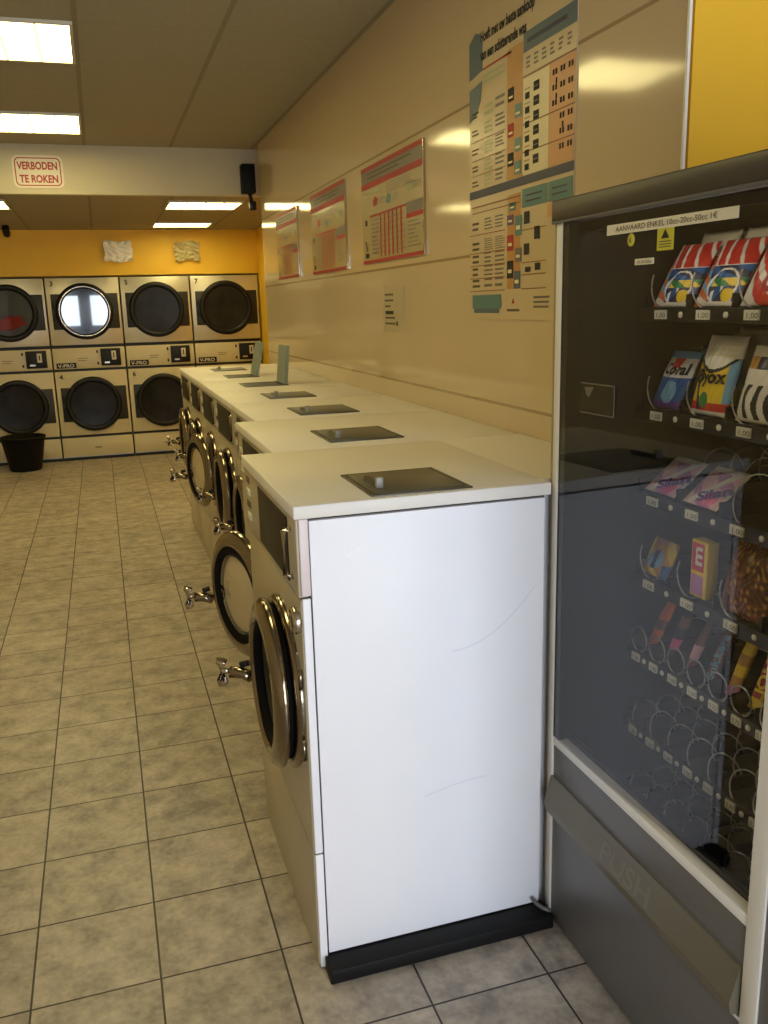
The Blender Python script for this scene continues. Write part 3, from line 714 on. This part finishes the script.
# ---- goods in the spirals: pillow bags with printed faces
def C(name, rgb, rough=0.35): return mat('print_'+name, rgb, rough)
cr, cw, cg, cb_, cdb, cy, cpk, cpl, cor, cbr, clb, ccr, cgd = (C('red', (206, 48, 40)), C('white', (236, 230, 220)), C('green', (52, 130, 66)), C('blue', (38, 92, 158)), C('navy', (22, 34, 76)), C('yellow', (240, 206, 48)), C('pink', (232, 96, 160)), C('pale_pink', (240, 186, 200)), C('orange', (226, 112, 48)), C('brown', (112, 62, 34)), C('light_blue', (120, 176, 214)), C('cream', (230, 218, 190)), C('gold', (196, 146, 70)))
cpk_red = C('raspberry', (206, 52, 96))
cps, clil = C('purple', (92, 46, 140)), C('lilac', (196, 130, 190))
def bag(name, y, z, w, h, th, lean, fn, label, cat='sachet', group=None, x=TX+0.06, top=0.0, parent_x=0.0, lettering=None, nu=60, nv=76, squeeze=0.0, skew=0.0):
    """pillow bag; its front looks to -X, leans back by `lean` at the top; fn(u, v) -> print colour"""
    m = MB()
    def P(u, v, side):
        e = (max(0, math.sin(math.pi*u))**0.55)*(max(0, math.sin(math.pi*v))**0.6)
        wv = w*(1-squeeze*(v-0.5)**2*4*0.5)
        wr = 0.006*math.sin(17*u+9*v)*e+0.003*math.sin(41*u-13*v)*e
        return Vector((x+lean*v-side*(th/2*e+wr), y+(0.5-u)*wv-skew*v, z+h*v))
    for side in (1, -1):
        g = [[m.bm.verts.new(P(i/nu, j/nv, side)) for i in range(nu+1)] for j in range(nv+1)]
        for j in range(nv):
            for i in range(nu):
                f = m.bm.faces.new([g[j][i], g[j][i+1], g[j+1][i+1], g[j+1][i]])
                f.material_index = m.mi(fn((i+0.5)/nu, (j+0.5)/nv) if side > 0 else fn(0.02, (j+0.5)/nv)); f.smooth = True
    bmesh.ops.remove_doubles(m.bm, verts=m.bm.verts[:], dist=1e-5)
    if lettering:
        for s, u, v, hgt, wid, mm, rot in lettering:
            o = P(u, v, 1); o.x = min(P(0.5, v, 1).x, P(u, v, 1).x)-0.006
            old = set(m.bm.verts); upv = Vector((lean, 0, h)).normalized()
            rt = Vector((0, -1, 0)); ex = rt*math.cos(rot)+upv*math.sin(rot); ey = -rt*math.sin(rot)+upv*math.cos(rot)
            m.text(s, o, ex, ey, hgt, mm, 0.035, depth=0.012, width=wid)
            for q in [q for q in m.bm.verts if q not in old]:
                qv = min(1, max(0, (q.co.z-z)/h)); qu = min(1, max(0, 0.5-(q.co.y-y+skew*qv)/(w*(1-squeeze*(qv-0.5)**2*2))))
                q.co.x = P(qu, qv, 1).x-0.012
    o = m.build(name, origin=(x, y, z), recalc=True)
    return tag(o, label, cat, group)
def fx_splash(u, v):
    if v > 0.62: return cw if math.sin(22*u+14*v) > 0.72 else cr
    if v > 0.60: return cw
    d = math.hypot((u-0.62)*0.9, v-0.30)
    if math.hypot(u-0.78, (v-0.17)*1.1) < 0.11: return cy
    if u < 0.30-0.3*v+0.1: return cor if math.sin(30*v+11*u) > 0 else (cw if v < 0.15 else clb)
    if 0.24 < d < 0.27: return cw
    if v < 0.08: return cw
    if v > 0.42: return cdb if math.sin(9*u+26*v) > -0.1 else cb_
    if v > 0.30: return cg if math.sin(12*u+20*v) > 0 else (cy if u > 0.4 else clb)
    return cdb if math.sin(16*u-18*v) > 0.1 else (cw if math.sin(31*u) > 0.6 else cb_)
def fx_back(u, v): return ccr if v > 0.80 else (cw if math.sin(22*u+14*v) > 0.6 else cr)
def fx_red(u, v):
    if v > 0.92: return ccr
    if math.hypot(u-0.55, v-0.32) < 0.13: return cw if math.hypot(u-0.55, v-0.32) < 0.05 else cpl_red
    if u+v*0.5 < 0.35: return cw
    return cr if math.sin(13*u+15*v) > -0.55 else cw
cpl_red = C('deep_red', (170, 26, 34))
zz = TR[0][0]+0.052
bag('detergent_sachet', LARGE[0], zz, 0.44, 0.45, 0.16, 0.25, fx_splash, 'red and blue detergent sachet with a yellow star, leftmost on the top vending shelf', group='detergent sachets on the top vending shelf')
bag('detergent_sachet', LARGE[1], zz, 0.44, 0.45, 0.16, 0.25, fx_splash, 'red and blue detergent sachet with a yellow star, second from left on the top shelf', group='detergent sachets on the top vending shelf')
bag('detergent_sachet', LARGE[2], zz, 0.44, 0.46, 0.16, 0.25, fx_red, 'red and white sachet third from left on the top vending shelf', group='detergent sachets on the top vending shelf')
for k, (yy, q) in enumerate(((LARGE[0], 'behind the leftmost sachet'), (LARGE[1], 'behind the second sachet'), (LARGE[2], 'behind the red and white sachet'))):
    bag('detergent_sachet', yy, zz, 0.44, 0.535, 0.14, 0.22, fx_back, 'cream-topped red sachet standing right '+q+', top shelf', group='detergent sachets on the top vending shelf', x=TX+0.27, nu=14, nv=18)
    bag('detergent_sachet', yy, zz, 0.44, 0.54, 0.14, 0.22, fx_back, 'cream-topped red sachet deepest of those '+q+', top shelf', group='detergent sachets on the top vending shelf', x=TX+0.46, nu=14, nv=18)
zz = TR[1][0]+0.052
def fx_bluewhite(u, v):
    if v > 0.88: return clb
    if math.hypot(u-0.5, v-0.86) < 0.16: return cr
    if v > 0.55: return cw
    if math.hypot(u-0.6, v-0.30) < 0.2: return clb
    return cb_ if v > 0.14 else cps
bag('detergent_sachet', LARGE[0]+0.02, zz, 0.34, 0.42, 0.14, 0.20, fx_bluewhite, 'blue and white detergent sachet at the left end of the second shelf', lettering=[('Coral', 0.20, 0.60, 0.12, 0.25, INK, 0)])
def fx_byox(u, v):
    if v > 0.72: return cw if not (0.74 < v < 0.97 and int(v*44) % 3 == 0 and 0.15 < u < 0.9) else ccr
    a = v-(0.66-0.20*(1-(2*u-1)**2)+0.08)
    if a > 0: return INK if a < 0.05 else cw
    if u < 0.09: return INK
    if v < 0.07: return cw
    if math.hypot(u-0.45, v-0.2) < 0.10: return cg
    if abs(u-0.30+0.1*v) < 0.05 and v < 0.45: return cdb
    if v < 0.17: return cr
    if u > 0.86: return clb
    return cy
bag('detergent_sachet', LARGE[1], zz, 0.40, 0.55, 0.16, 0.16, fx_byox, 'yellow and white detergent sachet in the middle of the second shelf', lettering=[('Byox', 0.20, 0.42, 0.13, 0.27, INK, 0)])
def fx_zebra(u, v):
    if v > 0.86: return cw
    if v > 0.70: return cdb if u > 0.3 else cgd
    if v > 0.52: return cw
    return INK if math.sin(24*u+3*math.sin(6*v)) > 0.2 and v < 0.5 and v > 0.05 else cw
bag('detergent_sachet', LARGE[2]-0.015, zz, 0.42, 0.50, 0.15, 0.14, fx_zebra, 'white sachet with dark stripes, right of the yellow one on the second shelf')
bag('detergent_sachet', LARGE[1]-0.03, zz, 0.40, 0.60, 0.14, 0.14, lambda u, v: ccr if v > 0.3 else cy, 'pale sachet standing right behind the yellow and white one', x=TX+0.30, nu=12, nv=14)
bag('detergent_sachet', LARGE[0]-0.03, zz, 0.34, 0.44, 0.13, 0.16, lambda u, v: clb if v > 0.5 else cb_, 'light blue sachet standing right behind the blue and white one', x=TX+0.30, nu=12, nv=14)
zz = TR[2][0]+0.052
def fx_pink(u, v):
    if v > 0.9 or u < 0.05 or u > 0.95: return cw
    if math.hypot((u-0.66)*1.1, (v-0.25)) < 0.20: return cpk
    if abs((u-0.5)-(v-0.5)*0.7) < 0.09: return cw
    return cpl if math.sin(7*u+9*v) > -0.3 else clil
for k, q in ((0, 'leftmost on the third vending shelf'), (1, 'right next to the empty spirals of the third shelf')):
    bag('softener_sachet', LARGE[k]+0.035, zz, 0.39, 0.24, 0.10, 0.30, fx_pink, 'pink fabric softener sachet '+q, group='pink softener sachets', lettering=[('Silan', 0.42, 0.10, 0.13, 0.27, cps, 0.5)])
zz = TR[3][0]+0.052
def fx_gold(u, v):
    if u > 0.78 and v < 0.4: return cb_
    if math.hypot(u-0.5, v-0.5) < 0.26: return cdb if math.sin(16*u) > 0.2 else clb
    return cgd if math.sin(8*u+5*v) > -0.6 else cy
bag('snack_bag', LARGE[0]+0.05, zz, 0.32, 0.27, 0.12, 0.14, fx_gold, 'small golden brown snack bag at the left end of the fourth shelf', 'snack bag', skew=-0.03)
# yellow carton
t = thing('snack_carton', (TX+0.12, LARGE[1]-0.02, zz), 'upright yellow carton with a pink square beside the golden snack bag', 'carton')
b = MB(); yb = LARGE[1]-0.02
b.box(TX+0.05, TX+0.15, yb-0.09, yb+0.09, zz, zz+0.43, cy, 0.004); b.build('carton_box', t)
b = MB(); b.box(TX+0.046, TX+0.05, yb-0.055, yb+0.075, zz+0.20, zz+0.41, cpk_red); b.text('m', (TX+0.046, yb-0.04, zz+0.24), (0, 0, 1), (0, 1, 0), 0.15, cw, 0.03, depth=0.003, width=0.14)
b.box(TX+0.046, TX+0.05, yb-0.055, yb+0.075, zz+0.02, zz+0.17, clil); b.build('printed_front', t)
def fx_nuts(u, v):
    q = math.sin(33*u+2.2*math.sin(17*v))*math.sin(31*v+2.6*math.sin(15*u))+0.35*math.sin(71*u+53*v)
    return C('dark_brown', (84, 46, 28)) if q < -0.45 else (cbr if q < 0.1 else (C('nut_brown', (150, 88, 48)) if q < 0.6 else cgd))
bag('nut_bag', LARGE[2], zz, 0.44, 0.50, 0.20, 0.14, fx_nuts, 'large clear bag of brown nuts at the right end of the fourth shelf', 'snack bag')
zz = TR[4][0]+0.052
def bar(i, w, h, cols, label, letters=None, lean=0.20):
    n = len(cols)
    bag('candy_bar', SMALL[i], zz, w, h, 0.07, lean, lambda u, v: cols[min(n-1, int(v*n))] if 0.06 < v < 0.94 else cols[0], label, 'candy bar', 'candy bars on the fifth vending shelf', x=TX+0.12, lettering=letters, nu=10, nv=30)
bar(0, 0.12, 0.40, [cor, cor, cbr, cor, cor], 'orange wrapped bar, leftmost on the candy shelf')
bar(1, 0.10, 0.42, [INK, cpk, INK, cbr, INK], 'dark bar with pink lettering, second from left on the candy shelf', [('MARS', 0.75, 0.12, 0.07, 0.24, cpk, 1.57)] if False else None)
bar(2, 0.09, 0.40, [cbr, cpl, cbr, cbr], 'brown bar, third from left on the candy shelf')
bar(3, 0.12, 0.44, [cbr, cbr, cbr, cbr], 'brown bar with blue and white lettering, fourth from left on the candy shelf', [('Snickers', 0.86, 0.08, 0.09, 0.36, clb, 1.57)])
bar(4, 0.12, 0.46, [clil, cgd, cy, cgd, cy, cgd], 'yellow bar with a purple foot, fifth from left on the candy shelf')
bar(5, 0.14, 0.48, [cy, cpl_red, cpl_red, cpl_red, cor, cy], 'red and yellow bar with bold lettering, rightmost of the candy bars', [('LION', 0.88, 0.14, 0.12, 0.30, cy, 1.57)])

# ------------------------------------------------------------------ posters and signs on the panelled wall (x = 5.25, facing -X)
XW = 5.25
EX, EZ = Vector((0, -1, 0)), Vector((0, 0, 1))
PAPER = mat('poster_paper', (204, 184, 148), 0.25); PCREAM = mat('poster_cream', (222, 208, 166), 0.35); PEACH = mat('poster_peach', (202, 148, 98), 0.35)
PBLUE = mat('poster_blue_grey', (78, 98, 112), 0.35); PNAVY = mat('poster_navy', (34, 40, 76), 0.35); PORANGE = mat('poster_orange', (188, 136, 72), 0.35)
PTEAL = mat('poster_teal', (84, 124, 122), 0.4); PLINE = mat('poster_rule', (140, 90, 56), 0.4); PGREEN = mat('poster_green', (160, 164, 120), 0.4)
GREYP = mat('poster_grey', (112, 104, 96), 0.4); PURP = mat('poster_violet', (96, 64, 110), 0.4)
class Sheet:
    def __init__(self, yl, yr, z0, z1, name, label, cat, base, thick=0.012, group=None):
        self.yl, self.w, self.z0, self.h = yl, yl-yr, z0, z1-z0
        self.x = XW-thick
        self.b = MB(); self.b.box(self.x, XW-0.001, yr, yl, z0, z1, base)
        self.args = (name, label, cat, group)
        self.lv = 0
    def rect(self, s0, s1, t0, t1, m, lift=1):
        x = self.x-0.0025*lift
        self.b.quad((x, self.yl-self.w*s0, self.z0+self.h*t0), (x, self.yl-self.w*s1, self.z0+self.h*t0), (x, self.yl-self.w*s1, self.z0+self.h*t1), (x, self.yl-self.w*s0, self.z0+self.h*t1), m)
    def poly(self, pts, m, lift=1):
        x = self.x-0.0025*lift
        self.b.poly([(x, self.yl-self.w*s, self.z0+self.h*t) for s, t in pts], m)
    def text(self, s, s0, t0, size, m, width=None, bold=0.03, lift=2):
        self.b.text(s, (self.x-0.0025*lift, self.yl-self.w*s0, self.z0+self.h*t0), EX, EZ, size, m, bold, depth=0.0, width=width)
    def lines(self, s0, s1, t0, t1, n, m, fill=0.45, rag=0.3, lift=1):
        for i in range(n):
            t = t1-(t1-t0)*(i+0.5)/n; d = (t1-t0)/n*fill/2
            self.rect(s0, s0+(s1-s0)*(1-rag*random.random()), t-d, t+d, m, lift)
    def done(self):
        n, l, c, g = self.args
        return tag(self.b.build(n, origin=(XW, self.yl-self.w/2, self.z0), recalc=False), l, c, g)
# big price and programme poster
p = Sheet(3.43, 1.055, 5.13, 8.25, 'programme_poster', 'large multi-coloured laundry instruction poster nearest the vending machine', 'poster', PAPER)
def T(z): return (z-5.13)/3.12
p.poly([(0.0, T(7.72)), (0.15, T(7.76)), (0.15, T(8.02)), (0.13, T(8.13)), (0.07, T(8.17)), (0.0, T(8.10))], PBLUE)
p.poly([(0.0, T(7.28)), (0.08, T(7.34)), (0.13, T(7.46)), (0.15, T(7.66)), (0.0, T(7.62))], PBLUE)
p.text('Hoeft met uw beste aankoop', 0.13, T(8.04), 0.15, INK, 1.25)
p.text('van een schitterende was', 0.13, T(7.86), 0.15, INK, 1.10)
p.rect(0.15, 0.45, T(7.755), T(7.775), RED); p.lines(0.15, 0.40, T(7.60), T(7.72), 2, PGREEN)
p.rect(0.41, 0.56, T(6.55), T(7.80), PORANGE)
p.rect(0.565, 1.0, T(7.68), T(7.86), PBLUE); p.lines(0.60, 0.95, T(7.72), T(7.82), 1, PNAVY, 0.4, 0.1, 2)
p.rect(0.565, 0.79, T(6.55), T(7.45), PCREAM); p.rect(0.79, 0.995, T(6.55), T(7.45), PEACH)
for i in range(6): p.lines(0.59+0.068*i, 0.63+0.068*i, T(7.52), T(7.64), 3, GREYP, 0.5, 0.4)
p.rect(0.565, 1.0, T(7.455), T(7.47), PLINE, 2)
for zz in (7.02, 6.76): p.rect(0.565, 1.0, T(zz), T(zz+0.012), PLINE, 2)
for i in range(6):
    z = 7.29-0.132*i
    p.rect(0.66, 0.71, T(z), T(z+0.085), INK, 2); p.rect(0.665, 0.705, T(z+0.035), T(z+0.045), GREYP, 3)
    p.rect(0.585, 0.625, T(z-0.04), T(z+0.02), INK, 2); p.rect(0.58, 0.63, T(z+0.045), T(z+0.06), PGREEN if i < 2 else PORANGE, 2)
    for k in range(3):
        if (i, k) in ((3, 0), (4, 0), (5, 0)): continue
        for q in range(2): p.rect(0.82+0.062*k+0.022*q, 0.835+0.062*k+0.022*q, T(z+0.05), T(z+0.10), INK, 2)
    if i in (0, 1, 3): p.rect(0.845 if i < 3 else 0.90, 0.858 if i < 3 else 0.913, T(z-0.03), T(z+0.02), INK, 2)
for k, (z, m) in enumerate(((7.30, INK), (7.12, PTEAL), (6.96, RED), (6.80, PTEAL), (6.68, INK), (6.58, PTEAL))):
    s = 0.42 if k % 2 == 0 else 0.49
    p.rect(s, s+0.06, T(z), T(z+0.13), m, 2); p.rect(s+0.01, s+0.05, T(z+0.03), T(z+0.05), PCREAM, 3)
for z, n in ((7.30, 2), (7.12, 3), (6.92, 4), (6.74, 3), (6.58, 3)):
    p.lines(0.03, 0.11, T(z), T(z+0.08), 2, INK2); p.lines(0.17, 0.27, T(z-0.02), T(z+0.12), n, PGREEN); p.lines(0.29, 0.39, T(z), T(z+0.14), n, GREYP)
for z in (7.06, 6.86, 6.70): p.rect(0.02, 0.4, T(z), T(z+0.008), PLINE, 2)
p.rect(0.0, 1.0, T(6.46), T(6.545), PNAVY, 2)
p.rect(0.565, 0.79, T(6.24), T(6.42), PTEAL, 2); p.rect(0.80, 0.995, T(6.24), T(6.42), PTEAL, 2); p.lines(0.60, 0.76, T(6.27), T(6.38), 2, PNAVY, 0.3, 0.2, 3); p.lines(0.83, 0.97, T(6.27), T(6.38), 2, PNAVY, 0.3, 0.2, 3)
p.rect(0.03, 0.55, T(6.36), T(6.375), PLINE, 2); p.rect(0.03, 0.55, T(6.30), T(6.31), PLINE, 2)
p.rect(0.42, 0.55, T(5.45), T(6.40), PORANGE); p.rect(0.79, 0.995, T(6.10), T(6.22), PEACH)
for k in range(2):
    for q in range(2): p.rect(0.85+0.08*k+0.025*q, 0.867+0.08*k+0.025*q, T(6.13), T(6.18), INK, 3)
for z in (6.06, 5.86, 5.72, 5.58, 5.44): p.rect(0.0, 0.40, T(z), T(z+0.01), PLINE, 2)
for z in (6.02, 5.70, 5.58, 5.44): p.rect(0.565, 0.79, T(z), T(z+0.01), PLINE, 2)
for k, (s, z, h, m) in enumerate(((0.44, 6.24, .08, PTEAL), (0.42, 6.10, .10, PURP), (0.50, 5.98, .20, PTEAL), (0.42, 5.84, .16, RED), (0.50, 5.72, .14, GREYP), (0.42, 5.56, .18, INK), (0.49, 5.45, .18, PBLUE))):
    p.rect(s, s+0.065, T(z), T(z+h), m, 2); p.rect(s+0.012, s+0.05, T(z+h*0.3), T(z+h*0.5), PCREAM, 3)
for s, z, h in ((0.585, 6.08, .12), (0.68, 5.92, .12), (0.585, 5.78, .11), (0.69, 5.62, .07), (0.60, 5.61, .05)): p.rect(s, s+0.05, T(z), T(z+h), INK, 2)
for z, n in ((6.10, 4), (5.88, 6), (5.74, 3), (5.60, 3), (5.47, 2)):
    p.lines(0.03, 0.12, T(z), T(z+0.12), 2, INK2); p.lines(0.17, 0.27, T(z), T(z+0.14), n, GREYP, 0.4); p.lines(0.29, 0.40, T(z), T(z+0.14), n, GREYP, 0.4)
p.rect(0.03, 0.36, T(5.25), T(5.40), PTEAL, 2); p.rect(0.05, 0.34, T(5.20), T(5.25), PBLUE, 2)
p.poly([(0.47, T(5.30)), (0.50, T(5.30)), (0.485, T(5.36))], RED, 2); p.lines(0.42, 0.58, T(5.20), T(5.26), 1, INK2); p.lines(0.68, 0.85, T(5.24), T(5.38), 3, GREYP)
p.done()
# three red instruction boards
def red_board(yl, yr, z0, z1, label, dim=False):
    p = Sheet(yl, yr, z0, z1, 'instruction_board', label, 'notice board', mat('board_cream', (182, 166, 128), 0.2), 0.03, 'red and white instruction boards on the beige wall')
    p.rect(0.0, 1.0, 0.80, 0.99, GREYP); p.rect(0.0, 1.0, 0.955, 1.0, RED, 2); p.rect(0.0, 1.0, 0.775, 0.835, RED, 2); p.lines(0.12, 0.85, 0.86, 0.94, 2, INK2, 0.4, 0.3, 2)
    p.lines(0.45, 0.95, 0.66, 0.76, 4, GREYP, 0.35, 0.3); p.lines(0.06, 0.35, 0.70, 0.75, 1, PGREEN)
    for s, t, m in ((0.22, 0.58, RED), (0.45, 0.56, PTEAL), (0.78, 0.60, PGREEN)):
        p.poly([(s, t), (s+0.06, t), (s+0.08, t+0.06), (s+0.03, t+0.10), (s-0.01, t+0.05)], m); p.lines(s+0.09, s+0.2, t, t+0.07, 3, GREYP, 0.3)
    p.rect(0.15, 0.76, 0.475, 0.495, RED, 2); p.rect(0.76, 1.0, 0.40, 0.50, GREYP, 2); p.rect(0.76, 1.0, 0.355, 0.40, RED, 2)
    for k in range(6):
        s = 0.33+0.068*k; p.rect(s, s+0.022, 0.05, 0.475, RED, 2)
    for k in range(7): p.rect(0.35, 0.74, 0.09+0.055*k, 0.098+0.055*k, PLINE, 1)
    p.lines(0.17, 0.32, 0.08, 0.46, 9, GREYP, 0.5, 0.3); p.lines(0.78, 0.97, 0.08, 0.34, 7, GREYP, 0.35, 0.5)
    p.poly([(0.06, 0.40), (0.10, 0.40), (0.10, 0.46), (0.06, 0.46)], INK, 2)
    p.poly([(0.04, 0.24), (0.07, 0.24), (0.10, 0.15), (0.13, 0.24), (0.10, 0.13), (0.07, 0.13)], INK2, 2); p.rect(0.05, 0.12, 0.06, 0.11, INK, 2)
    p.rect(0.0, 1.0, 0.0, 0.035, RED, 2)
    # thin metal edge strips of the board
    b = p.b
    b.box(p.x-0.006, XW-0.001, yr-0.02, yr, z0, z1, CHROME)
    p.done()
red_board(7.76, 4.93, 5.96, 7.40, 'red and white instruction board nearest the camera, clearest of the three')
red_board(11.35, 8.80, 5.94, 7.42, 'middle one of the three red and white instruction boards')
red_board(14.95, 12.65, 5.96, 7.40, 'farthest of the three red instruction boards, faint beside the speaker corner')
p = Sheet(6.86, 5.86, 4.92, 5.56, 'paper_notice', 'small pale paper notice with dark lines below the nearest red board', 'paper notice', mat('notice_paper', (190, 176, 144), 0.3), 0.006)
p.lines(0.10, 0.62, 0.12, 0.92, 6, INK2, 0.34, 0.5); p.rect(0.14, 0.52, 0.40, 0.48, INK, 2); p.rect(0.62, 0.72, 0.14, 0.24, INK2, 2)
p.done()

# no smoking sign on the beam
b = MB(); ys = 17.63
SIGNW = mat('sign_cream', (226, 214, 190), 0.5)
def rrect(x0, x1, z0, z1, r, n=6):
    out = []
    for cx, cz, a0 in ((x1-r, z1-r, 0), (x0+r, z1-r, 90), (x0+r, z0+r, 180), (x1-r, z0+r, 270)):
        for i in range(n+1):
            a = math.radians(a0+90*i/n); out.append((cx+r*math.cos(a), cz+r*math.sin(a)))
    return out
SXA, SXB, SZA, SZB = -0.60, 0.55, 8.30, 9.05
b.prism([(x, ys-0.02, z) for x, z in rrect(SXA, SXB, SZA, SZB, 0.14)], (0, 0.018, 0), SIGNW)
so = b.build('no_smoking_sign', origin=(0, ys, 8.3)); tag(so, 'white sign with red lettering VERBODEN TE ROKEN on the beam', 'sign')
b = MB()
A = rrect(SXA+0.05, SXB-0.05, SZA+0.05, SZB-0.05, 0.11); B_ = rrect(SXA+0.075, SXB-0.075, SZA+0.075, SZB-0.075, 0.09)
for i in range(len(A)):
    j = (i+1) % len(A); b.quad((A[i][0], ys-0.024, A[i][1]), (A[j][0], ys-0.024, A[j][1]), (B_[j][0], ys-0.024, B_[j][1]), (B_[i][0], ys-0.024, B_[i][1]), RED)
b.text('VERBODEN', (SXA+0.11, ys-0.02, 8.73), (1, 0, 0), (0, 0, 1), 0.24, RED, 0.035, depth=0.004, width=0.92)
b.text('TE ROKEN', (SXA+0.14, ys-0.02, 8.43), (1, 0, 0), (0, 0, 1), 0.24, RED, 0.035, depth=0.004, width=0.88)
b.build('sign_lettering', so, recalc=False)

# loudspeaker in the corner below the beam
t = thing('loudspeaker', (5.02, 17.3, 8.2), 'small black loudspeaker mounted at the right end of the white beam', 'loudspeaker')
b = MB(); b.box(4.86, 5.20, 17.22, 17.58, 8.20, 8.90, BLACK, 0.02); b.build('speaker_case', t)
b = MB(); b.box(4.89, 5.17, 17.205, 17.22, 8.24, 8.86, BLACK, 0.006); b.build('speaker_grille', t)
b = MB(); b.tube([(5.06, 17.4, 8.20), (5.10, 17.45, 8.02), (5.16, 17.5, 7.95)], 0.05, BLACKP); b.box(5.05, 5.22, 17.42, 17.60, 7.80, 8.02, BLACKP, 0.02); b.build('speaker_bracket', t)
# camera-like spotlight hanging at the left
t = thing('security_camera', (-1.58, 25.9, 8.165), 'small black security camera hanging from the rear ceiling at the left', 'security camera')
b = MB(); b.lathe((-1.58, 25.9, 8.165), (1, 0, 0), (0, 1, 0), (0, 0, -1), [(0.10, 0), (0.10, 0.04), (0.04, 0.06), (0.03, 0.16), (0, 0.16)], BLACKP, 24); b.build('camera_mount', t)
b = MB(); b.lathe((-1.58, 25.98, 7.98), (1, 0, 0), (0, 0.5, 0.87), (0, -0.87, 0.5), [(0, -0.2), (0.10, -0.2), (0.115, -0.17), (0.115, 0.2), (0.09, 0.22), (0.07, 0.18), (0, 0.18)], BLACKP, 24); b.build('camera_body', t)

# crumpled foil sheets on the yellow wall
FOIL = mat('crumpled_foil', (252, 248, 244), 0.22, 0.0, 0.9)
def foil(x0, x1, z0, z1, seed, label, m):
    rnd = random.Random(seed); b = MB(); k = b.mi(m); nx, nz = 22, 16
    y = 27.70
    ph = [rnd.uniform(0, 6.28) for _ in range(8)]
    def off(u, v):
        a = 0.09*abs(math.sin(11*u+ph[0]+3*math.sin(5*v+ph[1])))+0.08*abs(math.sin(13*v+ph[2]+4*u))+0.03*abs(math.sin(19*(u+v)+ph[3]))
        return 0.01+a
    g = [[b.bm.verts.new(Vector((x0+(x1-x0)*i/nx+0.02*math.sin(9*j/nz+ph[4]), y-off(i/nx, j/nz), z0+(z1-z0)*j/nz+0.03*math.sin(8*i/nx+ph[5])))) for i in range(nx+1)] for j in range(nz+1)]
    for j in range(nz):
        for i in range(nx):
            f = b.bm.faces.new([g[j][i], g[j][i+1], g[j+1][i+1], g[j+1][i]]); f.material_index = k
    tag(b.build('foil_sheet', origin=((x0+x1)/2, y, z0), recalc=True), label, 'foil sheet', 'crumpled sheets taped to the yellow rear wall')
foil(1.45, 2.42, 7.06, 7.77, 3, 'left crumpled sheet on the yellow wall, the brighter one', FOIL)
foil(3.90, 4.80, 7.08, 7.75, 9, 'right crumpled sheet on the yellow wall, the duller one near the ceiling light', mat('dull_film', (206, 194, 150), 0.35, 0.0))

# black bucket in front of the dryers
t = thing('bucket', (-1.88, 26.3, 0), 'black plastic bucket on the floor in front of the left dryers', 'bucket')
b = MB(); C0 = (-1.88, 26.3, 0)
b.lathe(C0, (1, 0, 0), (0, 1, 0), (0, 0, 1), [(0, 0.0), (0.50, 0.0), (0.53, 0.03), (0.72, 1.12), (0.76, 1.13), (0.76, 1.19), (0.70, 1.19), (0.50, 0.06), (0, 0.05)], BLACK, 40); b.build('bucket_body', t)
b = MB(); b.tube([(-1.88+0.76*math.cos(a), 26.3-0.04-0.25*math.sin(a)*0.6, 1.16-0.12*math.sin(a)) for a in [math.pi*i/20 for i in range(21)]], 0.015, BLACKP, 6); b.build('bucket_handle', t)

# grey cable coming out at the foot of the nearest machine
b = MB(); b.tube([(4.18, -0.36, 0.20), (4.20, -0.40, 0.17), (4.24, -0.45, 0.15), (4.29, -0.49, 0.14)], 0.018, VGREY, 8)
tag(b.build('power_cable', origin=(4.18, -0.36, 0.14)), 'short grey cable at the foot between the white panel and vending machine', 'cable')
